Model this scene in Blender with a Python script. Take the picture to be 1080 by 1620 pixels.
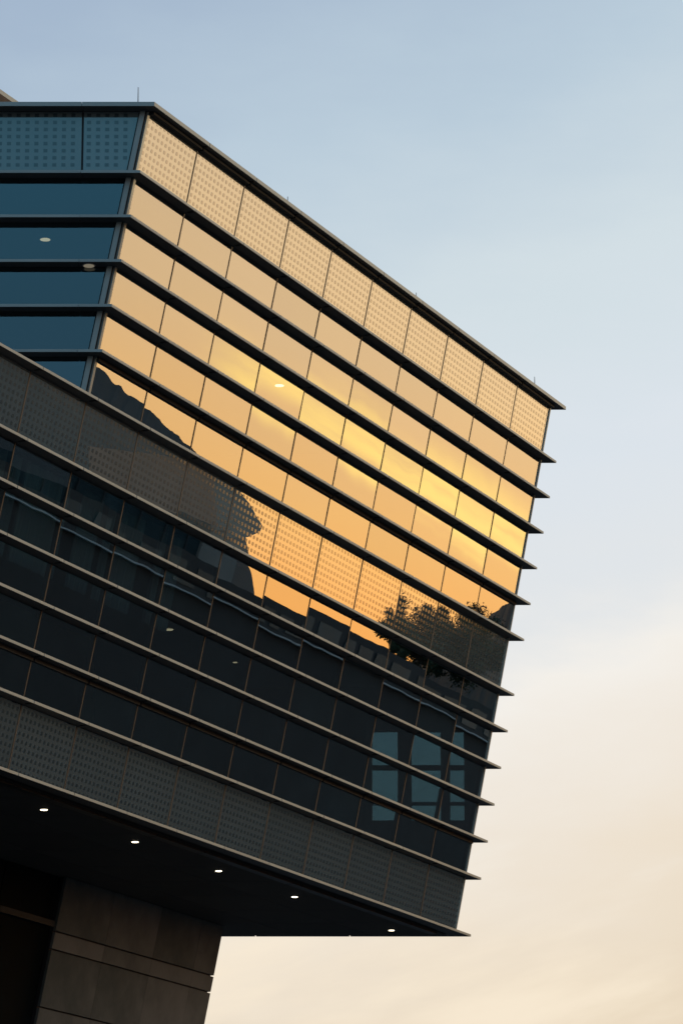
import bpy, math, random
from mathutils import Vector, noise
random.seed(7)
R = math.radians
scene = bpy.context.scene
for o in list(bpy.data.objects):
    bpy.data.objects.remove(o, do_unlink=True)

# ------------------------------------------------------------------ camera
CAM_Z = 1.6
cam_d = bpy.data.cameras.new('camera')
cam = bpy.data.objects.new('camera', cam_d)
scene.collection.objects.link(cam)
cam.location = (0, 0, CAM_Z)
cam.rotation_euler = (R(90) + 0.25262, 0, 0)
cam_d.sensor_fit = 'VERTICAL'
cam_d.sensor_height = 36.0
cam_d.lens = 36.0 * 6000 / 1620
cam_d.clip_start = 0.5
cam_d.clip_end = 6000
scene.camera = cam
scene.render.resolution_x, scene.render.resolution_y = 682, 1024

# ------------------------------------------------------------------ sky
SUN_AZ, SUN_EL = 66.0, 2.5           # degrees right of the view direction, above the horizon
world = bpy.data.worlds.new('World')
scene.world = world
world.use_nodes = True
wt = world.node_tree
for n_ in list(wt.nodes):
    wt.nodes.remove(n_)


class G:
    """small helper to write node graphs"""
    def __init__(self, tree):
        self.t = tree

    def node(self, typ, **kw):
        n = self.t.nodes.new(typ)
        for k, v in kw.items():
            setattr(n, k, v)
        return n

    def put(self, sock, v):
        if isinstance(v, bpy.types.NodeSocket):
            self.t.links.new(v, sock)
        else:
            sock.default_value = v

    def math(self, op, a, b=0.0, c=0.0, clamp=False):
        n = self.node('ShaderNodeMath', operation=op)
        n.use_clamp = clamp
        self.put(n.inputs[0], a)
        self.put(n.inputs[1], b)
        self.put(n.inputs[2], c)
        return n.outputs[0]

    def smooth(self, v, a, b):
        n = self.node('ShaderNodeMapRange', interpolation_type='SMOOTHSTEP')
        self.put(n.inputs[0], v)
        lo, hi = (a, b) if a < b else (b, a)
        n.inputs[1].default_value = lo
        n.inputs[2].default_value = hi
        n.inputs[3].default_value = 0.0 if a < b else 1.0
        n.inputs[4].default_value = 1.0 if a < b else 0.0
        return n.outputs[0]

    def mix(self, fac, a, b, mode='MIX'):
        n = self.node('ShaderNodeMix', data_type='RGBA', blend_type=mode)
        n.clamp_result = False
        n.clamp_factor = True
        self.put(n.inputs[0], fac)
        self.put(n.inputs[6], a)
        self.put(n.inputs[7], b)
        return n.outputs[2]

    def ramp(self, fac, stops, lo, hi, scale):
        f = self.math('DIVIDE', self.math('SUBTRACT', fac, lo), hi - lo, clamp=True)
        n = self.node('ShaderNodeValToRGB')
        cr = n.color_ramp
        cr.interpolation = 'B_SPLINE' if False else 'EASE' if False else 'LINEAR'
        while len(cr.elements) > 1:
            cr.elements.remove(cr.elements[-1])
        for i, (p, c) in enumerate(stops):
            pos = (p - lo) / (hi - lo)
            e = cr.elements[0] if i == 0 else cr.elements.new(pos)
            e.position = pos
            e.color = (c[0] / scale, c[1] / scale, c[2] / scale, 1)
        self.put(n.inputs[0], f)
        return self.mix(1.0, n.outputs[0], (scale, scale, scale, 1), 'MULTIPLY')

    def noise(self, vec, scale, detail=3.0, rough=0.5):
        n = self.node('ShaderNodeTexNoise')
        self.put(n.inputs['Vector'], vec)
        n.inputs['Scale'].default_value = scale
        n.inputs['Detail'].default_value = detail
        n.inputs['Roughness'].default_value = rough
        return n.outputs[0]

    def vec(self, x, y, z=0.0):
        n = self.node('ShaderNodeCombineXYZ')
        self.put(n.inputs[0], x)
        self.put(n.inputs[1], y)
        self.put(n.inputs[2], z)
        return n.outputs[0]


g = G(wt)
tc = g.node('ShaderNodeTexCoord')
sep = g.node('ShaderNodeSeparateXYZ')
wt.links.new(tc.outputs['Generated'], sep.inputs[0])
dx, dy, dz = sep.outputs
el = g.math('MULTIPLY', g.math('ARCSINE', dz), 180 / math.pi)
az = g.math('MULTIPLY', g.math('ARCTAN2', dx, dy), 180 / math.pi)
hl = g.math('SQRT', g.math('ADD', g.math('ADD', g.math('MULTIPLY', dx, dx), g.math('MULTIPLY', dy, dy)), 1e-6))
cg = g.math('DIVIDE', g.math('ADD', g.math('MULTIPLY', dx, math.sin(R(SUN_AZ))),
                             g.math('MULTIPLY', dy, math.cos(R(SUN_AZ)))), hl)
sunside = g.ramp(el, [(0, (2.05, .72, .14)), (4, (2.1, .86, .20)), (6, (1.92, 1.04, .36)), (8.5, (1.6, 1.06, .57)),
                      (12, (1.36, 1.01, .68)), (25, (.8, .74, .68)), (50, (.35, .45, .58)), (90, (.16, .26, .42))], 0, 90, 3)
# the front sky brightens towards the sun: its layers sit a little higher on the right
els = g.math('SUBTRACT', el, g.math('MULTIPLY', g.math('MINIMUM', g.math('MAXIMUM', az, -12.0), 12.0), 0.30))
edge_n = g.noise(g.vec(g.math('MULTIPLY', az, 0.16), g.math('MULTIPLY', el, 0.42)), 1.6, 6, 0.55)
els = g.math('ADD', els, g.math('MULTIPLY', g.math('SUBTRACT', edge_n, 0.5), 2.6))
side = g.ramp(els, [(0, (.86, .69, .50)), (5.5, (.86, .73, .56)), (7.5, (.895, .785, .645)), (9.5, (.92, .85, .76)), (11.0, (.955, .92, .865)),
                    (12.1, (.80, .83, .855)), (14.2, (.755, .815, .875)), (16.9, (.685, .775, .825)), (20.2, (.52, .64, .745)), (23.4, (.395, .505, .65)),
                    (40, (.26, .38, .55)), (90, (.16, .26, .42))], 0, 90, 3)
anti = g.ramp(el, [(0, (.24, .26, .32)), (10, (.15, .28, .44)), (20, (.10, .36, .58)), (45, (.12, .30, .50)),
                   (90, (.16, .26, .42))], 0, 90, 3)
w_sun = g.smooth(cg, 0.52, 0.92)
w_anti = g.smooth(cg, 0.3, -0.5)
col = g.mix(w_anti, side, anti)
col = g.mix(w_sun, col, sunside)
# soft cloud banks low in the sky
cv = g.vec(g.math('MULTIPLY', az, 0.10), g.math('ADD', g.math('MULTIPLY', el, 0.36), g.math('MULTIPLY', az, -0.09)))
cl = g.smooth(g.noise(cv, 1.25, 6, 0.55), 0.43, 0.64)
low = g.smooth(el, 11.6, 9.6)
side_w = g.math('MULTIPLY', g.math('MULTIPLY', cl, low), g.math('SUBTRACT', 0.85, g.math('MULTIPLY', w_sun, 0.8)))
cloudcol = g.mix(g.smooth(el, 9.5, 7.5), (.95, .89, .80, 1), (1.0, .87, .69, 1))
cloudcol = g.mix(w_sun, cloudcol, (2.3, 1.45, .45, 1))
cloudcol = g.mix(w_anti, cloudcol, (.22, .27, .36, 1))
col = g.mix(side_w, col, cloudcol)
# wisps of lit cirrus over the sunset
cw = g.math('SUBTRACT', el, g.math('MULTIPLY', g.math('SUBTRACT', az, 50.0), 0.25))
wv = g.vec(g.math('MULTIPLY', az, 0.5), g.math('MULTIPLY', cw, 1.0))
wob = g.noise(wv, 0.5, 3, 0.5)
cw2 = g.math('ADD', cw, g.math('MULTIPLY', g.math('SUBTRACT', wob, 0.5), 1.0))
st = g.math('MULTIPLY', g.smooth(cw2, 6.8, 7.15), g.smooth(cw2, 8.0, 7.2))
fib = g.noise(g.vec(g.math('MULTIPLY', az, 0.3), g.math('MULTIPLY', cw, 2.2)), 1.0, 4, 0.6)
st = g.math('MULTIPLY', st, g.math('MULTIPLY', w_sun, g.smooth(fib, 0.25, 0.62)))
st = g.math('MULTIPLY', st, g.smooth(az, 53.0, 51.6))
col = g.mix(g.math('MULTIPLY', st, 0.9), col, (2.5, 1.7, .5, 1))
sky = g.node('ShaderNodeTexSky', sky_type='NISHITA')
sky.sun_disc = False
sky.sun_elevation = R(SUN_EL)
sky.sun_rotation = R(SUN_AZ)
sky.altitude = 50
nis = g.mix(1.0, sky.outputs[0], (.08, .08, .08, 1), 'MULTIPLY')
col = g.mix(0.06, col, nis)
bg = g.node('ShaderNodeBackground')
wt.links.new(col, bg.inputs[0])
bg.inputs[1].default_value = 1.0
wo = g.node('ShaderNodeOutputWorld')
wt.links.new(bg.outputs[0], wo.inputs[0])

# ------------------------------------------------------------------ sun, exposure
sd = bpy.data.lights.new('sun', 'SUN')
sd.energy = 0.5
sd.angle = R(0.53)
sd.color = (1.0, .72, .42)
sun = bpy.data.objects.new('sun', sd)
scene.collection.objects.link(sun)
sdir = Vector((math.sin(R(SUN_AZ)) * math.cos(R(SUN_EL)), math.cos(R(SUN_AZ)) * math.cos(R(SUN_EL)), math.sin(R(SUN_EL))))
sun.rotation_euler = sdir.to_track_quat('Z', 'Y').to_euler()
sun.location = sdir * 300
vs = scene.view_settings
vs.view_transform = 'Standard'
vs.look = 'None'
vs.exposure = 0.0
vs.gamma = 1.0
vs.use_curve_mapping = False
scene.cycles.max_bounces = 10
scene.cycles.transparent_max_bounces = 16

# ------------------------------------------------------------------ materials
MATS = {}


def new_mat(name):
    m = bpy.data.materials.new(name)
    m.use_nodes = True
    m.node_tree.nodes.clear()
    MATS[name] = m
    return m, G(m.node_tree)


def finish(h, shader):
    out = h.node('ShaderNodeOutputMaterial')
    h.t.links.new(shader, out.inputs[0])


def principled(name, color, rough, metal=0.0, var=0.15, nscale=3.0, spec=0.5, bump=0.0, bscale=30.0, tint=None, emit=None):
    m, h = new_mat(name)
    p = h.node('ShaderNodeBsdfPrincipled')
    t = h.node('ShaderNodeTexCoord')
    nz = h.noise(t.outputs['Object'], nscale, 5, 0.6)
    info = h.node('ShaderNodeObjectInfo')
    f = h.math('ADD', h.math('MULTIPLY', nz, 0.75), h.math('MULTIPLY', info.outputs['Random'], 0.25))
    dark = tuple(c * (1 - var) for c in color) + (1,)
    lite = tuple(min(1, c * (1 + var)) for c in (tint or color)) + (1,)
    h.put(p.inputs['Base Color'], h.mix(h.smooth(f, .25, .75), dark, lite))
    h.put(p.inputs['Roughness'], h.math('ADD', rough - .06, h.math('MULTIPLY', nz, 0.12)))
    p.inputs['Metallic'].default_value = metal
    p.inputs['Specular IOR Level'].default_value = spec
    if bump:
        b = h.node('ShaderNodeBump')
        b.inputs['Strength'].default_value = bump
        b.inputs['Distance'].default_value = 0.01
        h.put(b.inputs['Height'], h.noise(t.outputs['Object'], bscale, 4))
        h.t.links.new(b.outputs[0], p.inputs['Normal'])
    if emit:
        p.inputs['Emission Color'].default_value = emit[0] + (1,)
        p.inputs['Emission Strength'].default_value = emit[1]
    finish(h, p.outputs[0])
    return m


def wave_normal(h, amount):
    """gentle roller-wave and pillow distortion of toughened glass, different on every pane"""
    t = h.node('ShaderNodeTexCoord')
    info = h.node('ShaderNodeObjectInfo')
    off = h.math('MULTIPLY', info.outputs['Random'], 57.0)
    add = h.node('ShaderNodeVectorMath', operation='ADD')
    h.t.links.new(t.outputs['Object'], add.inputs[0])
    h.put(add.inputs[1], h.vec(off, off, off))
    nz = h.noise(add.outputs[0], 0.8, 1.0, 0.35)
    b = h.node('ShaderNodeBump')
    b.inputs['Strength'].default_value = 1.0
    b.inputs['Distance'].default_value = amount
    h.put(b.inputs['Height'], nz)
    return b.outputs[0]


def glass_mat(name, trans, tint, r0, r60, wave):
    m, h = new_mat(name)
    nrm = wave_normal(h, wave)
    gl = h.node('ShaderNodeBsdfGlossy')
    gl.inputs['Color'].default_value = tint + (1,)
    gl.inputs['Roughness'].default_value = 0.0
    h.t.links.new(nrm, gl.inputs['Normal'])
    tr = h.node('ShaderNodeBsdfTransparent')
    tr.inputs[0].default_value = trans + (1,)
    lw = h.node('ShaderNodeLayerWeight')
    lw.inputs['Blend'].default_value = 0.5
    fac = lw.outputs['Facing']
    n = h.node('ShaderNodeMapRange')
    h.put(n.inputs[0], h.math('POWER', fac, 1.5))
    n.inputs[1].default_value = 0.0
    n.inputs[2].default_value = 0.45
    n.inputs[3].default_value = r0
    n.inputs[4].default_value = r60
    n.clamp = False
    geo = h.node('ShaderNodeNewGeometry')
    refl = h.math('MULTIPLY', n.outputs[0], h.math('SUBTRACT', 1.0, geo.outputs['Backfacing']), clamp=True)
    mx = h.node('ShaderNodeMixShader')
    h.put(mx.inputs[0], refl)
    h.t.links.new(tr.outputs[0], mx.inputs[1])
    h.t.links.new(gl.outputs[0], mx.inputs[2])
    info = h.node('ShaderNodeObjectInfo')
    h.put(gl.inputs['Color'], h.mix(info.outputs['Random'], tuple(c * .95 for c in tint) + (1,), tint + (1,)))
    df = h.node('ShaderNodeBsdfDiffuse')
    wn_ = h.node('ShaderNodeTexWhiteNoise', noise_dimensions='1D')
    h.put(wn_.inputs['W'], info.outputs['Random'])
    h.put(df.inputs[0], h.mix(wn_.outputs[0], (.34, .25, .27, 1), (.16, .33, .38, 1)))
    t_ = h.node('ShaderNodeTexCoord')
    dirt = h.math('MULTIPLY', h.noise(t_.outputs['Object'], 1.7, 4, .6), h.math('MULTIPLY', wn_.outputs[0], .035))
    mx2 = h.node('ShaderNodeMixShader')
    h.put(mx2.inputs[0], dirt)
    h.t.links.new(mx.outputs[0], mx2.inputs[1])
    h.t.links.new(df.outputs[0], mx2.inputs[2])
    finish(h, mx2.outputs[0])
    return m


def spandrel_mat(name, base, refl, wave, rough=0.0, tint=(1, 1, 1)):
    m, h = new_mat(name)
    nrm = wave_normal(h, wave)
    gl = h.node('ShaderNodeBsdfGlossy')
    gl.inputs['Color'].default_value = tint + (1,)
    gl.inputs['Roughness'].default_value = rough
    h.t.links.new(nrm, gl.inputs['Normal'])
    df = h.node('ShaderNodeBsdfDiffuse')
    t = h.node('ShaderNodeTexCoord')
    nz = h.noise(t.outputs['Object'], 1.3, 4, 0.6)
    info = h.node('ShaderNodeObjectInfo')
    f = h.math('ADD', h.math('MULTIPLY', nz, 0.6), h.math('MULTIPLY', info.outputs['Random'], 0.4))
    h.put(df.inputs[0], h.mix(f, tuple(c * .8 for c in base) + (1,), tuple(c * 1.2 for c in base) + (1,)))
    lw = h.node('ShaderNodeLayerWeight')
    lw.inputs['Blend'].default_value = 0.5
    n = h.node('ShaderNodeMapRange')
    h.put(n.inputs[0], h.math('POWER', lw.outputs['Facing'], 1.5))
    n.inputs[1].default_value = 0.0
    n.inputs[2].default_value = 0.45
    n.inputs[3].default_value = refl * 0.26
    n.inputs[4].default_value = refl
    n.clamp = False
    mx = h.node('ShaderNodeMixShader')
    h.put(mx.inputs[0], n.outputs[0])
    h.t.links.new(df.outputs[0], mx.inputs[1])
    h.t.links.new(gl.outputs[0], mx.inputs[2])
    finish(h, mx.outputs[0])
    return m


glass_mat('vision_glass', (.47, .58, .60), (.98, 1.0, .98), 0.168, 0.50, 0.0009)
glass_mat('clear_glass', (.43, .56, .62), (1, 1, 1), 0.08, 0.25, 0.0006)
spandrel_mat('spandrel_glass', (.135, .165, .165), 0.53, 0.0009, tint=(1, 1, .92))
spandrel_mat('frit', (.045, .062, .068), 0.41, 0.0009, rough=0.06, tint=(1, .97, .88))
principled('aluminium', (.30, .34, .32), 0.42, metal=0.25, var=0.10, nscale=1.2)
principled('blade_shade_metal', (.075, .078, .08), 0.5, var=0.12, nscale=1.2, spec=.3)  # shade under the fins is put into this dark colour
principled('mullion_metal', (.05, .044, .037), 0.45, metal=0.2, var=0.15)
principled('dark_gasket', (.012, .012, .013), 0.6, var=0.2)
principled('dark_transom', (.022, .025, .028), 0.4, var=0.2, spec=.2)
principled('lobby_glass', (.003, .0055, .007), 0.6, var=0.3, spec=.02)
principled('lobby_rail', (.022, .028, .034), 0.5, var=0.2, spec=.2)
principled('soffit_metal', (.105, .098, .09), 0.7, spec=.08, var=0.12, nscale=0.8)
principled('pier_stone', (.105, .122, .12), 0.8, var=0.33, nscale=0.9, bump=0.25, bscale=14, tint=(.135, .135, .13), spec=.2)
principled('interior_ceiling', (.34, .34, .34), 0.9, var=0.05)
principled('interior_wall', (.08, .08, .085), 0.9, var=0.15)
principled('curtain_cloth', (.62, .66, .68), 0.9, var=0.05)
principled('roof_membrane', (.16, .16, .155), 0.85, var=0.2)
principled('end_cladding', (.12, .12, .12), 0.5, metal=0.3, var=0.12)
principled('lamp_trim', (.55, .55, .53), 0.4, metal=0.6, var=0.05)
principled('lamp_glow_warm', (.9, .85, .7), 0.5, var=0.02, emit=((1.0, .86, .62), 5.0))
principled('lamp_glow_dim', (.9, .85, .7), 0.5, var=0.02, emit=((1.0, .62, .36), 1.8))
principled('lamp_glow_faint', (.5, .45, .36), 0.5, var=0.02, emit=((1.0, .85, .6), .16))
principled('asphalt', (.052, .05, .048), 0.9, var=0.3, nscale=.15)
principled('hill_ground', (.062, .056, .048), 0.95, var=0.5, nscale=.02)
principled('bark', (.09, .065, .045), 0.9, var=0.3)
principled('leaf', (.035, .055, .02), 0.7, var=0.45, nscale=1.5)
principled('leaf_dark', (.022, .04, .018), 0.7, var=0.45, nscale=1.5)
principled('concrete_tan', (.50, .35, .27), 0.85, var=0.14, nscale=.5)
principled('concrete_dark', (.062, .053, .047), 0.85, var=0.25, nscale=.4)
principled('pale_trim', (.62, .60, .56), 0.6, var=0.08)
principled('far_window', (.06, .085, .085), 0.4, var=0.45, nscale=.5, spec=0.15)
M = MATS

# ------------------------------------------------------------------ mesh helpers
COL = scene.collection
BX_F = ((0, 3, 2, 1), (4, 5, 6, 7), (0, 1, 5, 4), (1, 2, 6, 5), (2, 3, 7, 6), (3, 0, 4, 7))


def link(name, me, mat, parent=None, loc=None):
    o = bpy.data.objects.new(name, me)
    COL.objects.link(o)
    if mat is not None and len(me.materials) == 0:
        me.materials.append(M[mat])
    if loc is not None:
        o.location = loc
    if parent is not None:
        o.parent = parent
    return o


def mesh(name, verts, faces):
    me = bpy.data.meshes.new(name)
    me.from_pydata([tuple(v) for v in verts], [], faces)
    me.validate()
    return me


def fix_normals(me):
    import bmesh
    bm = bmesh.new()
    bm.from_mesh(me)
    bmesh.ops.recalc_face_normals(bm, faces=bm.faces)
    bm.to_mesh(me)
    bm.free()
    return me


def hexa(name, low, high):
    """solid between two matching quads (or polygons)"""
    n = len(low)
    v = list(low) + list(high)
    f = [tuple(reversed(range(n))), tuple(range(n, 2 * n))]
    for i in range(n):
        j = (i + 1) % n
        f.append((i, j, n + j, n + i))
    return fix_normals(mesh(name, v, f))


def solid(name, low, high, mat, parent, origin=None):
    o = Vector(origin) if origin is not None else sum((Vector(p) for p in low), Vector()) / len(low)
    me = hexa(name, [Vector(p) - o for p in low], [Vector(p) - o for p in high])
    return link(name, me, mat, parent, o)


def share(src, parent, loc, name=None):
    o = src.copy()
    if name:
        o.name = name
    COL.objects.link(o)
    o.parent = parent
    o.location = loc
    return o


def empty(name, loc):
    o = bpy.data.objects.new(name, None)
    COL.objects.link(o)
    o.location = loc
    o.empty_display_size = 0.3
    return o


def tag(o, label=None, cat=None, group=None, kind=None):
    if label:
        o['label'] = label
    if cat:
        o['category'] = cat
    if group:
        o['group'] = group
    if kind:
        o['kind'] = kind
    return o


# ------------------------------------------------------------------ the building's geometry
PITCH, SP = 0.8, 0.8 * 1.51844
BAY = 2.00083
TH = 0.406429
A = Vector((-3.35422, 61.6783, 23.0540 + CAM_Z))      # top of the glass at the near corner
D1 = Vector((math.sin(TH), math.cos(TH), 0))           # along the golden front
MV = Vector((0.187897, 0.0, 1.0))                      # the front leans outwards
NH = Vector((math.cos(TH), -math.sin(TH), 0))          # horizontal outward direction
N = D1.cross(MV).normalized()
if N.y > 0:
    N = -N
NB = 10
LEFT = -5                                              # lower storey goes on to the left


def lev(k):
    h = k * PITCH
    for t in (1, 7, 13):
        if k >= t:
            h += SP - PITCH
    return h


def F(i, h, w=0.0, wn=0.0):
    """a point on the front: bay, drop from the top, horizontal projection, along the normal"""
    return A + D1 * (i * BAY) - MV * h + NH * w + N * wn


ZS = A.z - lev(13)                                     # underside of the overhanging storeys
B_Y = F(NB, 0).y
base = F(2, lev(13))
BASE = Vector((base.x - 3, base.y + 3, 0))
bld = empty('office_building', BASE)
tag(bld, 'glass office building with overhanging storeys, horizontal fins and golden sunset reflections', 'building')


class Rel:
    """children are placed in world space and parented with the offset taken away"""


def P(v):
    return Vector(v) - BASE


# ---- fins on the front
W_F, W_L, W_E = 0.25, 0.30, 0.25
FT = 0.048
GAP = 0.02


def outer_left(k):
    a = F(0, lev(k))
    x = (W_F - math.sin(TH) * W_L) / math.cos(TH)
    return Vector((a.x + x, a.y - W_L, a.z))


def outer_right(k):
    a = F(NB, lev(k))
    x = (W_F + math.sin(TH) * W_E) / math.cos(TH)
    return Vector((a.x + x, a.y + W_E, a.z))


def lift(v, dz):
    return Vector((v.x, v.y, v.z + dz))


def fin(name, inner0, inner1, outer1, outer0, t, org):
    """blade coloured dark for its underside shade, with a pale fascia strip (a sub-part) along its outer edge"""
    e0 = (inner0 - outer0)
    e1 = (inner1 - outer1)
    e0, e1 = e0 * (.018 / max(e0.length, .05)), e1 * (.018 / max(e1.length, .05))
    q = [inner0, inner1, outer1 + e1, outer0 + e0]
    o = solid(name, [P(lift(v, .004)) for v in q], [P(lift(v, t - .004)) for v in q], 'blade_shade_metal', bld, origin=P(org))
    q = [outer1 + e1, outer1, outer0, outer0 + e0]
    lo, hi = [v - org for v in q], [lift(v, t) - org for v in q]
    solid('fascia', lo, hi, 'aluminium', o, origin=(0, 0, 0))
    return o


def share_fin(src, loc):
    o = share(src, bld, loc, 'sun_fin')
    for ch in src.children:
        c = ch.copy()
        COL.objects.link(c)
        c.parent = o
    return o


proto_fin = {}
for k in range(14):
    h = lev(k)
    i0 = 0 if k < 6 else LEFT
    t = FT if k else 0.075
    for i in range(i0, NB):
        a, b = F(i, h, -0.015), F(i + 1, h, -0.015)
        c, d = F(i + 1, h, W_F), F(i, h, W_F)
        regular = True
        if i == 0 and k < 6:
            d = outer_left(k)
            a = F(0, h) + Vector((-0.1, 0.02, 0))
            regular = False
        if i == NB - 1:
            c = outer_right(k)
            b = F(NB, h) + Vector((-0.1, 0.02, 0))
            regular = False
        if regular:
            a, d = a + D1 * GAP, d + D1 * GAP
        key = (t,)
        if regular and key in proto_fin:
            src, org = proto_fin[key]
            share_fin(src, P(a))
        else:
            o = fin('sun_fin', a, b, c, d, t, a)
            if regular:
                proto_fin[key] = (o, a)

# ---- fins round the far end
for k in range(14):
    h = lev(k)
    o = F(NB, h)
    r = outer_right(k)
    t = FT if k else 0.075
    x1, x0 = r.x - 0.02, o.x - 0.2
    for s in range(3):
        xa, xb = x0 - s * 2.0, x0 - (s + 1) * 2.0 + GAP
        q = [Vector((xa, o.y + 0.021, o.z)), Vector((xa, o.y + W_E, o.z)), Vector((xb, o.y + W_E, o.z)), Vector((xb, o.y + 0.021, o.z))]
        if s == 0:
            q[0].x = o.x - 0.1
            q[1].x = r.x - 0.004
        fin('end_fin', q[3], q[0], q[1], q[2], t, q[2])

# ---- fins on the blue side face
SIDE_X = [None, -4.46, -6.46, -8.46, -10.46, -12.46]
for k in range(6):
    o = F(0, lev(k))
    t = FT if k else 0.075
    c = outer_left(k)
    for s in range(5):
        xa = SIDE_X[s] if s else c.x - 0.002
        xb = SIDE_X[s + 1] + .007
        q = [Vector((xa if s else o.x - 0.1, o.y + 0.015, o.z)), Vector((xb, o.y + 0.015, o.z)), Vector((xb, o.y - W_L, o.z)), Vector((xa, o.y - W_L, o.z))]
        fin('side_fin', q[0], q[1], q[2], q[3], t, q[2])

# ---- panes and spandrel panels of the front
SPAN = (0, 6, 12)
MW = 0.033


def wobble():
    return random.gauss(0, 1)


pane_mesh = {}


def pane_local(hh, bw, thick):
    """pane as a slab, origin at its centre; parallelogram in the leaning plane"""
    key = (round(hh, 4), round(bw, 4), thick)
    if key not in pane_mesh:
        u, v = D1 * bw / 2, MV * hh / 2
        fr = [-u - v, u - v, u + v, -u + v]
        pane_mesh[key] = hexa('glass_pane', [p + N * thick for p in fr], [p for p in fr])
    return pane_mesh[key]


def tilt_matrix(o, amt):
    """every pane sits a hair out of plane, as real glazing does"""
    ax = D1 * wobble() + MV.normalized() * wobble() * 0.6
    ang = amt * ax.length
    if ang > 0:
        o.rotation_mode = 'AXIS_ANGLE'
        ax.normalize()
        o.rotation_axis_angle = (ang, ax.x, ax.y, ax.z)


GT = 0.024
dots_me = None


def make_dots(hh, bw):
    cols, rows = 13, 9
    vs_, fs_ = [], []
    for r in range(rows):
        for c in range(cols):
            cu = ((c + .5) / cols - .5) * (bw - .06)
            cv_ = ((r + .5) / rows - .5) * (hh - .05)
            su, sv = 0.038, 0.033
            ctr = D1 * cu + MV * cv_
            ring = [(-su, -sv * .6), (-su * .6, -sv), (su * .6, -sv), (su, -sv * .6), (su, sv * .6), (su * .6, sv), (-su * .6, sv), (-su, sv * .6)]
            b0 = len(vs_)
            for (x_, y_) in ring:
                vs_.append(ctr + D1 * x_ + MV * y_ + N * (GT - .001))
            for (x_, y_) in ring:
                vs_.append(ctr + D1 * x_ + MV * y_ + N * (GT + .003))
            fs_.append(tuple(range(b0 + 8, b0 + 16)))
            for e in range(8):
                e2 = (e + 1) % 8
                fs_.append((b0 + e, b0 + e2, b0 + 8 + e2, b0 + 8 + e))
    return fix_normals(mesh('frit_dots', vs_, fs_))


for k in range(13):
    h0, h1 = lev(k) , lev(k + 1)
    hh = h1 - h0 - FT - 0.004
    i0 = 0 if k < 6 else LEFT
    for i in range(i0, NB):
        ctr = F(i + 0.5, h0 + hh / 2 + 0.002)
        if k in SPAN:
            o = link('spandrel_panel', pane_local(hh, BAY - 0.02, GT), 'spandrel_glass', bld, P(ctr))
            tilt_matrix(o, 0.0009)
            if dots_me is None:
                dots_me = make_dots(hh, BAY - 0.02)
            d = link('frit_dots', dots_me, 'frit', o)
            d['kind'] = 'stuff'
        else:
            # spandrel and pane meshes carry their own material, so keep them apart by key
            o = link('glass_pane', pane_local(hh, BAY - 0.0201, GT + .001), 'vision_glass', bld, P(ctr))
            tilt_matrix(o, 0.0019)

# ---- mullions
mul_mesh = {}
for k in range(13):
    h0, h1 = lev(k), lev(k + 1)
    hh = h1 - h0 - FT
    key = round(hh, 4)
    if key not in mul_mesh:
        v = MV * hh
        u = D1 * (MW / 2)
        lo = [-u - N * .06, u - N * .06, u + N * (GT + .007), -u + N * (GT + .007)]
        mul_mesh[key] = hexa('mullion', [p - v for p in lo], lo)
    i0 = 1 if k < 6 else LEFT
    for i in range(i0, NB):
        link('mullion', mul_mesh[key], 'mullion_metal', bld, P(F(i, h0)))

# ---- corner posts
for (i, k0, k1, nm) in ((0, 0, 6, 'near'), (NB, 0, 13, 'far')):
    s = 1 if i == 0 else -1
    top, bot = F(i, lev(k0) - .01), F(i, lev(k1) - .05)
    # pale edge on the front
    wd, pr_ = (.075, GT + .006) if i == 0 else (.035, .05)
    q = [D1 * (0.0) + N * pr_, D1 * (s * wd) + N * pr_, D1 * (s * wd) - N * .05, D1 * (0.0) - N * .05]
    solid('corner_post', [P(bot + v) for v in q], [P(top + v) for v in q], 'aluminium', bld)
    if i == 0:
        q = [Vector((-.025, -.05, 0)), Vector((-.025, .06, 0)), Vector((-.112, .06, 0)), Vector((-.112, -.05, 0))]
        solid('corner_post', [P(bot + v) for v in q], [P(top + v) for v in q], 'aluminium', bld)
        q = [Vector((-.002, -.03, 0)), Vector((-.002, .045, 0)), Vector((-.14, .045, 0)), Vector((-.14, .004, 0))]
        solid('corner_gasket', [P(bot + v) for v in q], [P(top + v) for v in q], 'dark_gasket', bld)
    else:
        q = [Vector((-.012, .012, 0)), Vector((-.10, .012, 0)), Vector((-.10, -.12, 0)), Vector((-.06, -.12, 0))]
        solid('corner_gasket', [P(bot + v) for v in q], [P(top + v) for v in q], 'dark_transom', bld)

# ---- transom boxes under the fins at the floor lines
for k, hgt, dep in ((5, .07, .045), (11, .07, .045), (0, .05, .10), (13, .05, .16)):
    h0 = lev(k)
    for i in range(0 if k < 6 else LEFT, NB):
        if k == 13:
            a, b = F(i, h0, -.30) + D1 * .01, F(i + 1, h0, -.30) - D1 * (.01 if i < NB - 1 else .6)
            q = [a, b, b + NH * dep, a + NH * dep]
            solid('drip_rail', [P(lift(v, -hgt)) for v in q], [P(lift(v, -.002)) for v in q], 'dark_transom', bld)
        else:
            a, b = F(i, h0, GT + .002) + D1 * .025, F(i + 1, h0, GT + .002) - D1 * .025
            q = [a, b, b + NH * dep, a + NH * dep]
            solid('transom', [P(lift(v, -hgt) - MV * 0) for v in q], [P(lift(v, -.002)) for v in q], 'dark_transom', bld)

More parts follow.
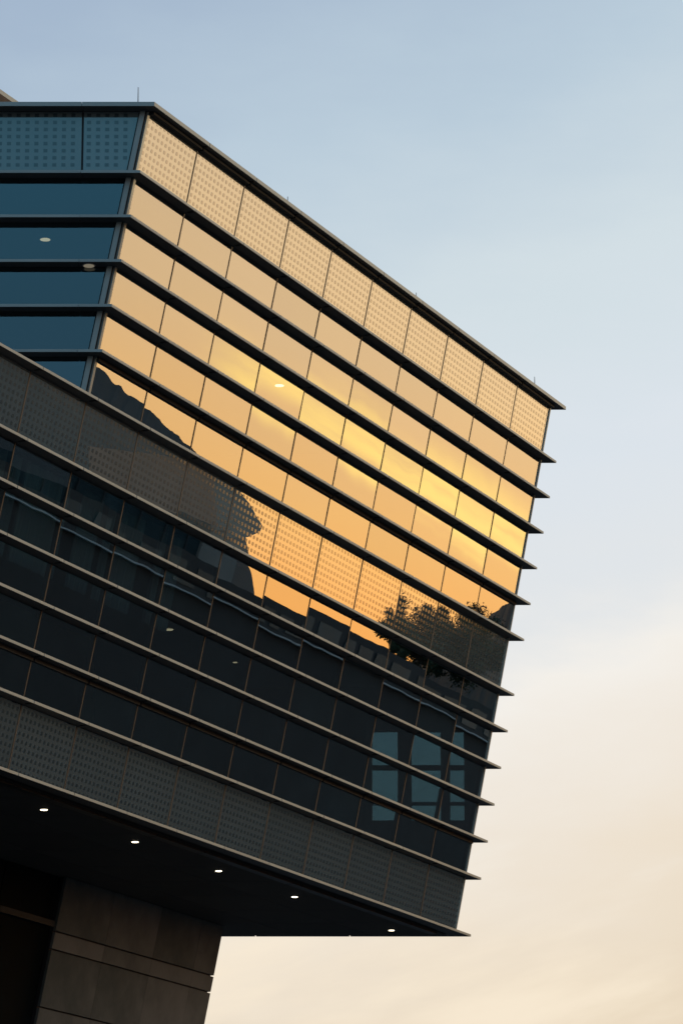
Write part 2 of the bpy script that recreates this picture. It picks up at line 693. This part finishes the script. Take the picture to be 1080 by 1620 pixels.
# ---- brackets that carry the fins
bracket_me = None
for k in range(13):
    i0 = 1 if k < 6 else LEFT
    for i in range(i0, NB):
        a = F(i, lev(k), GT + .075) - D1 * .03
        q = [a, a + D1 * .06, a + D1 * .06 + NH * .11, a + NH * .11]
        if bracket_me is None:
            o = solid('bracket', [P(lift(v, -.010)) for v in q], [P(lift(v, .003)) for v in q], 'dark_transom', bld, origin=P(a))
            bracket_me = o
        else:
            share(bracket_me, bld, P(a), 'bracket')

# ---- blue side face: panes, panels, joints
def side_edge(h):
    return F(0, h).x - 0.135


side_dot_v, side_dot_f = [], []
for k in range(6):
    h0, h1 = lev(k) + .002, lev(k + 1) - FT - .002
    zt, zb = A.z - h0, A.z - h1
    for s in (range(5) if k == 0 else (0, 2, 3, 4)):
        xr_t = side_edge(h0) if s == 0 else SIDE_X[s] - .012
        xr_b = side_edge(h1) if s == 0 else SIDE_X[s] - .012
        xl = SIDE_X[s + (2 if (s == 0 and k) else 1)] + .012
        y = A.y
        if k == 0 and s < 2:
            xl += .012
        fr = [Vector((xl, y, zb)), Vector((xr_b, y, zb)), Vector((xr_t, y, zt)), Vector((xl, y, zt))]
        nm, mt = ('spandrel_panel', 'spandrel_glass') if k == 0 else ('glass_pane', 'vision_glass')
        dy_ = Vector((0, -.014, 0))
        o = solid(nm, [P(v + dy_) for v in fr], [P(v) for v in fr], mt, bld)
        if k == 0:
            cv0 = sum(fr, Vector()) / 4
            vs_, fs_ = [], []
            pit_x, pit_z = 0.157, (zt - zb) / 9
            rows = 9
            for r in range(rows):
                zc = zt - (r + .5) * pit_z
                xr = xr_t + (xr_b - xr_t) * (zt - zc) / (zt - zb)
                c = 0
                while True:
                    xc = xl + .09 + c * pit_x
                    if xc > xr - .06:
                        break
                    c += 1
                    b0 = len(vs_)
                    for yy in (-.013, -.017):
                        for (sx, sz) in ((-.035, -.031), (.035, -.031), (.035, .031), (-.035, .031)):
                            vs_.append(Vector((xc + sx, y + yy, zc + sz)) - cv0)
                    fs_ += [tuple(b0 + e for e in fc) for fc in BX_F]
            me = fix_normals(mesh('frit_dots', vs_, fs_))
            d = link('frit_dots', me, 'frit', o, o.location * 0 + (cv0 - (BASE + o.location)))
            d['kind'] = 'stuff'
    # joints
    for s in range(1 if k == 0 else 2, 5):
        x = SIDE_X[s]
        wj = .022 if k == 0 else .012
        q = [Vector((x - wj, A.y + .012, zb)), Vector((x + wj, A.y + .012, zb)), Vector((x + wj, A.y + .06, zb)), Vector((x - wj, A.y + .06, zb))]
        solid('joint_seal', [P(v) for v in q], [P(lift(v, zt - zb)) for v in q], 'dark_gasket', bld)

# ---- roof, floors, ceilings (real slabs inside the glass)
def plan(h, x_left, inset=0.12, back=0.12):
    """floor outline of the upper storeys at drop h"""
    a, b = F(0, h), F(NB, h)
    return [Vector((a.x - inset * 1.3, a.y + inset, 0)), Vector((b.x - inset * 1.5, b.y - back, 0)), Vector((x_left, b.y - back, 0)), Vector((x_left, a.y + inset, 0))]


def plan_low(h, inset=0.12):
    a, b = F(LEFT, h), F(NB, h)
    return [Vector((a.x - inset, a.y, 0)) + D1 * .1, Vector((b.x - inset * 1.5, b.y - inset, 0)), Vector((-14, b.y - inset, 0)), Vector((-14, a.y + .3, 0))]


def slab(name, poly, z0, z1, mat):
    return solid(name, [P((v.x, v.y, z0)) for v in poly], [P((v.x, v.y, z1)) for v in poly], mat, bld)


za = A.z
slab('roof', plan(0, -14, .03), za - .10, za + .05, 'roof_membrane')
slab('ceiling', plan(lev(1), -14, .3), za - lev(1) + .06, za - lev(1) + .16, 'interior_ceiling')
slab('floor_slab', plan_low(lev(6), .35), za - lev(6) - .25, za - lev(6) - .02, 'interior_wall')
slab('ceiling', plan_low(lev(7), .35), za - lev(7) + .06, za - lev(7) + .16, 'interior_ceiling')
slab('floor_slab', plan_low(lev(12), .35), za - lev(12) - .3, za - lev(12) - .02, 'interior_wall')
# backing behind the spandrels keeps daylight out of the ceiling voids
for k in SPAN:
    a0, a1 = F(0 if k == 0 else LEFT, lev(k)), F(NB, lev(k))
    q = [F(0 if k == 0 else LEFT, lev(k + 1) - .06, -.16), F(NB, lev(k + 1) - .06, -.2) - D1 * .25, F(NB, lev(k + 1) - .06, -.26) - D1 * .25, F(0 if k == 0 else LEFT, lev(k + 1) - .06, -.22)]
    dv = MV * (lev(k + 1) - lev(k) - .12)
    solid('spandrel_backing', [P(v) for v in q], [P(v + dv) for v in q], 'interior_wall', bld)
# core walls
for (k0, k1) in ((1, 6), (7, 12)):
    zb, zt = za - lev(k1) - .01, za - lev(k0) + .05
    a, b = F(LEFT if k1 > 6 else 0, lev(k1), -5.0), F(6.2, lev(k1), -5.0)
    if k1 <= 6:
        a = Vector((a.x - 2.0, A.y + 6.0, a.z))
        q = [Vector((-14, A.y + 6.0, zb)), Vector((b.x - 6.5, A.y + 6.0, zb)), Vector((b.x - 1.0, b.y, zb)), Vector((b.x - 1.0, b.y + .2, zb)), Vector((b.x - 6.7, A.y + 6.2, zb)), Vector((-14, A.y + 6.2, zb))]
    else:
        q = [Vector((a.x, a.y, zb)), Vector((b.x, b.y, zb)), Vector((b.x, b.y + .2, zb)) , Vector((a.x - .1, a.y + .2, zb))]
    solid('core_wall', [P(v) for v in q], [P(lift(v, zt - zb)) for v in q], 'interior_wall', bld)
    # partition running back towards the far wall
    xw = .52
    q = [Vector((xw - 3, B_Y - .30, zb)), Vector((xw, B_Y - .30, zb)), Vector((xw, B_Y - .13, zb)), Vector((xw - 3, B_Y - .13, zb))]
    solid('partition', [P(v) for v in q], [P(lift(v, zt - zb)) for v in q], 'interior_wall', bld)

# ---- pleated curtains drawn behind some of the lower windows
for (i0_, i1_, dk) in ((-1.0, -.55, 0), (-.50, .30, 0), (.55, .95, 0), (1.1, 1.75, 0), (2.05, 2.5, 0), (-2.2, -1.3, 0)):
    v, f = [], []
    n_ = 60
    hz0, hz1 = lev(7) + .02, lev(8) + .9
    o0 = F(i0_, hz0, -.30)
    ph = random.uniform(0, 6)
    for e in range(n_ + 1):
        u_ = i0_ + (i1_ - i0_) * e / n_
        off = .035 * math.sin(e * 1.35 + ph) + .015 * math.sin(e * .41 + ph)
        v += [F(u_, hz0, -.30 + off) - o0, F(u_, hz1, -.30 + off * 1.2) - o0]
    for e in range(n_):
        f.append((2 * e, 2 * e + 2, 2 * e + 3, 2 * e + 1))
    link('curtain', mesh('curtain', v, f), 'curtain_cloth', bld, P(o0))

# ---- far end wall with its windows
END_WIN = [(.66, 1.20), (1.50, 2.12), (2.32, 2.62)]
for (k0, k1, wz0, wz1) in ((0, 6, za - lev(5) - .2, za - lev(2) + .1), (6, 13, CAM_Z + 13.85, CAM_Z + 15.80)):
    zt, zb = za - lev(k0) - .01, za - lev(k1)
    yb0, yb1 = B_Y - .10, B_Y + .02

    def edge(z):
        return F(NB, za - z).x - .06

    def piece(name, xl0, xr0, z0, z1, mat='end_cladding', lean=False, y0=yb0, y1=yb1):
        r0, r1 = (edge(z0), edge(z1)) if lean else (xr0, xr0)
        q0 = [Vector((xl0, y0, z0)), Vector((r0, y0, z0)), Vector((r0, y1, z0)), Vector((xl0, y1, z0))]
        q1 = [Vector((xl0, y0, z1)), Vector((r1, y0, z1)), Vector((r1, y1, z1)), Vector((xl0, y1, z1))]
        return solid(name, [P(v) for v in q0], [P(v) for v in q1], mat, bld)
    piece('end_wall', -14, 0, wz1 + .002, zt, lean=True)
    piece('end_wall', -14, 0, zb, wz0 - .002, lean=True)
    xs = [w for w in END_WIN if w[1] < edge(wz0) - .05] if k0 else []
    cur = -14
    for (x0, x1) in xs:
        piece('end_wall', cur, x0, wz0, wz1)
        piece('end_window', x0 + .002, x1 - .002, wz0 + .002, wz1 - .002, 'clear_glass', y0=B_Y - .05, y1=B_Y - .03)
        zm = wz0 + (wz1 - wz0) * .58
        piece('window_bar', x0 + .003, x1 - .003, zm - .05, zm + .05, 'dark_gasket', y0=B_Y - .09, y1=B_Y - .06)
        cur = x1
    piece('end_wall', cur, 0, wz0, wz1, lean=True)

# ---- lower storey side and back, out of the photograph's sight but closing the volume
q = [F(LEFT, lev(13)), F(LEFT, lev(13)) + Vector((-6, 0, 0)), F(LEFT, lev(13)) + Vector((-6, .2, 0)), F(LEFT, lev(13)) + Vector((0, .2, 0))]
dv = Vector((0, 0, lev(13) - lev(6)))
solid('end_wall', [P(v) for v in q], [P(v + MV * dv.z) for v in q], 'end_cladding', bld)
tr = F(LEFT, lev(6))
poly = [F(LEFT, lev(6), -.1) + D1 * .2, F(0, lev(6), -.1) , Vector((F(0, lev(6)).x - .2, A.y - .02, 0)), Vector((-14, A.y - .02, 0)), Vector((-14, tr.y + .4, 0))]
slab('terrace_roof', poly, za - lev(6) - .015, za - lev(6) + .03, 'roof_membrane')

# ---- soffit panels
n_lat = 9
for i in range(LEFT, NB):
    for j in range(n_lat):
        def sp(ii, jj):
            b0 = F(ii, lev(13), -.14)
            return Vector((b0.x - jj * 1.6, b0.y, ZS))
        g_ = .006
        q = [sp(i, j) + D1 * g_ + Vector((-g_, 0, 0)), sp(i + 1, j) - D1 * g_ + Vector((-g_, 0, 0)), sp(i + 1, j + 1) - D1 * g_ + Vector((g_, 0, 0)), sp(i, j + 1) + D1 * g_ + Vector((g_, 0, 0))]
        if i == LEFT and j == 0:
            sof = solid('soffit_panel', [P(lift(v, -.004)) for v in q], [P(lift(v, .03)) for v in q], 'soffit_metal', bld, origin=P(q[0]))
        else:
            share(sof, bld, P(q[0]), 'soffit_panel')
poly = [F(LEFT, lev(13), -.1), F(NB, lev(13), -.1), Vector((-16, B_Y - .02, 0)), Vector((-16, F(LEFT, lev(13)).y, 0))]
slab('soffit_deck', poly, ZS + .04, ZS + .2, 'dark_gasket')


# ---- pixel rays help to set lamps into the ceilings where the photograph shows them
def ray(px, py):
    f = 6000.0
    c, s = math.cos(0.25262), math.sin(0.25262)
    u = (810 - py) / f
    return Vector(((px - 540) / f, c - u * s, s + u * c))


def at_z(px, py, z):
    r = ray(px, py)
    t = (z - CAM_Z) / r.z
    return Vector((r.x * t, r.y * t, z))


def at_y(px, py, y):
    r = ray(px, py)
    return Vector((r.x * y / r.y, y, CAM_Z + r.z * y / r.y))


def disc(name, r, z0, z1, mat, parent, loc, r2=None, n=20):
    r2 = r if r2 is None else r2
    lo = [Vector((r * math.cos(2 * math.pi * e / n), r * math.sin(2 * math.pi * e / n), z0)) for e in range(n)]
    hi = [Vector((r2 * math.cos(2 * math.pi * e / n), r2 * math.sin(2 * math.pi * e / n), z1)) for e in range(n)]
    me = hexa(name, lo, hi)
    return link(name, me, mat, parent, loc)


def downlight(p, r, glow):
    t = disc('downlight', r * 1.12, -.012, .0, 'lamp_trim', bld, P(p))
    disc('lamp_lens', r * .92, -.018, -.0125, glow, t, (0, 0, 0))


for (px, py) in ((70, 1280), (214, 1331), (346, 1377), (466, 1418), (619, 1471)):
    downlight(at_z(px, py, ZS - .006), .066, 'lamp_glow_warm')
for (px, py) in ((72, 378), (442, 609)):
    downlight(at_z(px, py, za - lev(1) + .058), .10, 'lamp_glow_warm' if px == 442 else 'lamp_glow_dim')
for (px, py) in ((267, 995), (372, 1047)):
    downlight(at_z(px, py, za - lev(7) + .058), .10 if px == 267 else .05, 'lamp_glow_dim')

downlight(at_z(141, 419.5, za - lev(3) + .002), .10, 'lamp_glow_faint')

# ---- stone pier and recessed glazing under the overhang
pr = at_z(354, 1464, ZS)
plen = 7.1
DROP = ZS
JO = .016


def pier_pt(u, z, w=0.0):
    return pr - D1 * (plen - u) + MV * (z - ZS) + NH * w


z_j = [ZS, ZS - 1.06, ZS - 1.40, ZS - 2.50, ZS - 2.84, ZS - 3.94, ZS - 4.28, ZS - 5.38, ZS - 5.72, ZS - 6.82, ZS - 7.16, ZS - 8.3, ZS - 8.64, ZS - 9.8, ZS - 10.1, ZS - 11.2, ZS - 11.5, 0.0]
u_j = [0, 2.1, 4.2, 6.1, 7.1]
pier = solid('pier', [P(pier_pt(0, 0, -.06)), P(pier_pt(plen - .03, 0, -.06)), P(pier_pt(plen - .03, 0, -1.2)), P(pier_pt(0, 0, -1.2))],
             [P(pier_pt(0, ZS - .01, -.06)), P(pier_pt(plen - .03, ZS - .01, -.06)), P(pier_pt(plen - .03, ZS - .01, -1.2)), P(pier_pt(0, ZS - .01, -1.2))], 'dark_gasket', bld)
po = BASE + pier.location
for a_, b_ in zip(z_j[:-1], z_j[1:]):
    for c_, d_ in zip(u_j[:-1], u_j[1:]):
        last = d_ == u_j[-1]
        first = c_ == 0
        j0 = .003
        q0, q1 = [], []
        for (lst, zz) in ((q0, b_ + JO), (q1, a_ - JO)):
            uu0, uu1 = c_ + (0 if first else j0), d_ - (0 if last else j0)
            wb = -1.2 if last else -.055
            lst += [pier_pt(uu0, zz, 0) - po, pier_pt(uu1, zz, 0) - po, pier_pt(uu1, zz, wb) - po, pier_pt(uu0 if not last else uu1 - .028, zz, wb if not last else -1.2) - po]
            if last:
                lst[3] = pier_pt(uu0, zz, -.055) - po
                # L-shaped return hugging the end of the pier
                lst[2:] = [pier_pt(uu1, zz, -1.2) - po, pier_pt(uu1 - .028, zz, -1.2) - po, pier_pt(uu1 - .028, zz, -.055) - po, pier_pt(uu0, zz, -.055) - po]
        solid('stone_panel', q0, q1, 'pier_stone', pier)

# recessed dark glazing left of the pier
def rec(u, z, w):
    return pr - D1 * (plen - u) + MV * (z - ZS) + NH * w


for e in range(5):
    u1, u0 = -.02 - e * 2.2, -.02 - (e + 1) * 2.2 + .05
    for (z0, z1) in ((ZS - .87, ZS - .02), (ZS - 4.4, ZS - .97), (ZS - 7.6, ZS - 4.5), (.02, ZS - 7.7)):
        lo = [rec(u0, z0, -.12), rec(u1, z0, -.12), rec(u1, z0, -.15), rec(u0, z0, -.15)]
        hi = [rec(u0, z1, -.12), rec(u1, z1, -.12), rec(u1, z1, -.15), rec(u0, z1, -.15)]
        solid('lobby_pane', [P(v) for v in lo], [P(v) for v in hi], 'lobby_glass', bld)
for zc in (ZS - .92, ZS - 4.45, ZS - 7.65):
    lo = [rec(-11, zc - .06, -.02), rec(-.01, zc - .06, -.02), rec(-.01, zc - .06, -.119), rec(-11, zc - .06, -.119)]
    solid('lobby_rail', [P(v) for v in lo], [P(lift(v, .12)) for v in lo], 'lobby_rail', bld)
lo = [rec(-11, 0, -.2), rec(-.02, 0, -.2), rec(-.02, 0, -1.4), rec(-11, 0, -1.4)]
hi = [rec(-11, ZS - .02, -.2), rec(-.02, ZS - .02, -.2), rec(-.02, ZS - .02, -1.4), rec(-11, ZS - .02, -1.4)]
solid('lobby_wall', [P(v) for v in lo], [P(v) for v in hi], 'dark_gasket', bld)

# ---- lightning rods on the roof edge
for (px, ptop, y) in ((219, 138, 62.4), (455, 311, 67.9), (658, 463, 73.6), (845, 596, 79.2)):
    tp = at_y(px, ptop, y)
    z0 = za + .05
    q = disc('lightning_rod', .013, 0, tp.z - z0, 'mullion_metal', bld, P((tp.x, tp.y, z0)), r2=.006, n=8)
    disc('rod_foot', .05, 0, .03, 'dark_transom', q, (0, 0, 0), n=10)

# ---- set-back roof storey, its cornice just shows above the roof
c0 = at_y(-2, 139, 76.0)
c1 = c0 + D1 * 6.0
c_1 = c0 - D1 * 6.0
q = [c_1, c1, c1 - NH * .5, c_1 - NH * .5]
solid('penthouse_cornice', [P(lift(v, -.10)) for v in q], [P(v) for v in q], 'aluminium', bld)
q = [c_1 - NH * .45, c1 - NH * .45, c1 - NH * 5, c_1 - NH * 5]
solid('penthouse_wall', [P((v.x, v.y, za + .06)) for v in q], [P((v.x, v.y, c0.z - .11)) for v in q], 'concrete_tan', bld)

# ------------------------------------------------------------------ surroundings (seen mirrored in the glass)
gm = mesh('ground', [(-3000, -3000, 0), (3000, -3000, 0), (3000, 3000, 0), (-3000, 3000, 0)], [(0, 1, 2, 3)])
tag(link('ground', gm, 'asphalt'), kind='structure')


def mirror(px, py, T):
    """where the line of sight that glances off the front at this pixel gets to after T metres"""
    r = ray(px, py)
    o = Vector((0, 0, CAM_Z))
    t = (A - o).dot(N) / r.dot(N)
    p = o + r * t
    r.normalize()
    d = r - N * (2 * r.dot(N))
    return p + d * T


# hills
def hill(T, prof, depth, name):
    pts = [mirror(px, py, T) for (px, py) in prof]
    v, f = [], []
    rows = 9
    for e, p in enumerate(pts):
        away = Vector((p.x, p.y - 65, 0)).normalized()
        for r_ in range(rows):
            u = r_ / (rows - 1) * 2 - 1
            hgt = p.z * max(0.0, 1 - abs(u) ** 1.4) - .5
            q = Vector((p.x, p.y, 0)) + away * (u * depth)
            v.append((q.x, q.y, hgt))
    for e in range(len(pts) - 1):
        for r_ in range(rows - 1):
            a_ = e * rows + r_
            f.append((a_, a_ + rows, a_ + rows + 1, a_ + 1))
    me = mesh(name, v, f)
    o = link(name, me, 'hill_ground')
    tag(o, kind='structure')
    return o


def densify(prof, n, jit):
    out = []
    for (x0, y0), (x1, y1) in zip(prof[:-1], prof[1:]):
        for e in range(n):
            t = e / n
            x, y = x0 + (x1 - x0) * t, y0 + (y1 - y0) * t
            out.append((x, y + jit * noise.noise(Vector((x * .05, y * .03, 3.1))) * 2 + jit * .7 * noise.noise(Vector((x * .31, 7.7, y * .2)))))
    out.append(prof[-1])
    return out


hill(620, densify([(-500, 420), (-250, 400), (-60, 440), (60, 500), (147, 572), (225, 636), (300, 692), (352, 742), (385, 840), (420, 985), (500, 1040), (640, 1090)], 26, 3), 170, 'hill')
hill(760, densify([(640, 1040), (700, 1005), (745, 982), (775, 962), (800, 950), (840, 925), (900, 905), (980, 920), (1100, 960)], 26, 2), 200, 'hill')


# neighbouring buildings
def block(name, p_bl, along, back, z0, z1, mat, parent):
    o = parent.location
    q = [p_bl, p_bl + along, p_bl + along + back, p_bl + back]
    return solid(name, [Vector((v.x, v.y, z0)) - o for v in q], [Vector((v.x, v.y, z1)) - o for v in q], mat, parent)


# tall stone-ended block
T1 = 150
ta, tb = mirror(338, 850, T1), mirror(384, 850, T1)
ztop = mirror(362, 847, T1).z
along = Vector((tb.x - ta.x, tb.y - ta.y, 0))
right = along.normalized()
back = Vector((-right.y, right.x, 0))
if back.dot(Vector((ta.x, ta.y - 65, 0))) < 0:
    back = -back
nb = empty('neighbour_tower', (ta.x, ta.y, 0))
tag(nb, 'tan stone-ended tower mirrored in the glass left of the golden panes', 'building')
block('wall', ta, along, back * 14, 0, ztop, 'concrete_tan', nb)
# raked roof slab that oversails the stone end
prof = [(330, 735), (372, 776), (406, 829), (403, 838), (384, 846), (338, 846)]
fr = [mirror(px, py, T1) for (px, py) in prof]
fr = [ta + right * (v - ta).dot(right) + Vector((0, 0, v.z - ta.z)) - back * .3 for v in fr]
solid('roof', [v - nb.location for v in fr], [v + back * 14.6 - nb.location for v in fr], 'concrete_tan', nb)
block('glass_wing', ta - right * 16 + back * .4, right * 15.99, back * 13, 0, ztop - .02, 'far_window', nb)
for e in range(9):
    block('wing_mullion', ta - right * (15.5 - e * 1.8) + back * .25, right * .12, back * .14, 0, ztop - .05, 'concrete_dark', nb)
for e in range(1, int(ztop / 3.8) + 1):
    block('wing_band', ta - right * 15.9 + back * .28, right * 15.8, back * .1, ztop - e * 3.8, ztop - e * 3.8 + .7, 'concrete_dark', nb)

# long low block with a pale ledge
def mirror_z(px, py, z):
    p0, p1 = mirror(px, py, 0), mirror(px, py, 1)
    return p0 + (p1 - p0) * ((z - p0.z) / (p1.z - p0.z))


T2 = 110
ll = mirror(330, 959, T2).z                       # height of the pale ledge
la, lb = mirror_z(0, 788, ll), mirror_z(661, 1112, ll)
mid = mirror(400, 1000, 0)
along = Vector((lb.x - la.x, lb.y - la.y, 0))
right = along.normalized()
back = Vector((-right.y, right.x, 0))
if back.dot(Vector((la.x, la.y - 65, 0))) < 0:
    back = -back
# roof height where the skyline crosses the building's front
p0, p1 = mirror(420, 940, 0), mirror(420, 940, 1)
tt = (la - p0).dot(back) / (p1 - p0).dot(back)
lt = (p0 + (p1 - p0) * tt).z
a0 = la - right * 18
L = along.length + 40
nl = empty('long_low_building', (la.x, la.y, 0))
tag(nl, 'long low dark building with a thin pale ledge mirrored across the darkened lower panes', 'building')
block('wall', a0, right * L, back * 12, 0, lt, 'concrete_dark', nl)
block('ledge', a0 - back * .35, right * L, back * .34, ll - .035, ll + .035, 'pale_trim', nl)
e = 1.0
while e < L - 3:
    w_ = random.uniform(1.2, 2.8)
    block('window', a0 + right * e - back * .05, right * w_, back * .04, ll + .3, lt - .4, 'far_window', nl)
    e += w_ + random.uniform(.4, 1.6)


# trees
def tree(p, height, rad, label, mat, seed):
    rnd = random.Random(seed)
    root = empty('broadleaf_tree', (p.x, p.y, 0))
    tag(root, label, 'tree', 'trees mirrored in the right hand panes')
    n = 9
    v, f = [], []
    hs = [0, .5, height * .3, height * .55, height * .8]
    rs = [.34, .26, .2, .14, .05]
    bend = [Vector((rnd.uniform(-.2, .2) * q, rnd.uniform(-.2, .2) * q, 0)) for q in range(5)]
    for z_, r_, b_ in zip(hs, rs, bend):
        for e in range(n):
            a_ = 2 * math.pi * e / n
            v.append((b_.x + r_ * math.cos(a_), b_.y + r_ * math.sin(a_), z_))
    for q in range(4):
        for e in range(n):
            e2 = (e + 1) % n
            f.append((q * n + e, q * n + e2, (q + 1) * n + e2, (q + 1) * n + e))
    link('trunk', mesh('trunk', v, f), 'bark', root)
    for q in range(5):
        a_ = rnd.uniform(0, 6.28)
        z_ = height * rnd.uniform(.4, .6)
        tip = Vector((math.cos(a_) * rad * .7, math.sin(a_) * rad * .7, z_ + rad * .6))
        st_ = Vector((0, 0, z_))
        sd_ = Vector((-math.sin(a_), math.cos(a_), 0))
        lo = [st_ + sd_ * .08, st_ - sd_ * .08, st_ + Vector((0, 0, .12))]
        hi = [tip + sd_ * .02, tip - sd_ * .02, tip + Vector((0, 0, .03))]
        link('limb', hexa('limb', lo, hi), 'bark', root)
    v, f = [], []
    clumps = []
    for q in range(44):
        u = Vector((rnd.gauss(0, 1), rnd.gauss(0, 1), rnd.gauss(0, .9))).normalized()
        rr = rad * rnd.uniform(.25, 1.15)
        zz = height - rad * 1.0 + u.z * rr * .85
        clumps.append((Vector((u.x * rr * 1.25, u.y * rr * 1.25, min(zz, height - .2))), rad * rnd.uniform(.10, .34)))
    for c, cr_ in clumps:
        for q in range(int(200 + 1100 * cr_ / rad)):
            u = Vector((rnd.gauss(0, 1), rnd.gauss(0, 1), rnd.gauss(0, 1))).normalized()
            p_ = c + u * cr_ * min(1.2, abs(rnd.gauss(.7, .28)))
            s_ = rnd.uniform(.06, .16)
            t1 = Vector((rnd.gauss(0, 1), rnd.gauss(0, 1), rnd.gauss(0, 1))).normalized() * s_
            t2 = t1.cross(u).normalized() * s_ * .5
            b_ = len(v)
            v += [p_ - t1, p_ + t2, p_ + t1, p_ - t2]
            f.append((b_, b_ + 1, b_ + 2, b_ + 3))
    link('crown', mesh('crown', v, f), mat, root)
    return root


for (px, py, T, rad, lab, mat, sd_) in (
        (652, 966, 165, 2.0, 'dark tree mirrored in the dotted panels just right of the golden ones', 'leaf', 3),
        (694, 946, 172, 2.7, 'taller dark tree mirrored in the second dotted panel from the right end', 'leaf_dark', 4),
        (752, 972, 168, 2.6, 'dark tree mirrored in the last dotted panel at the right end', 'leaf', 9)):
    p = mirror(px, py, T)
    tree(p, p.z, rad, lab, mat, sd_)
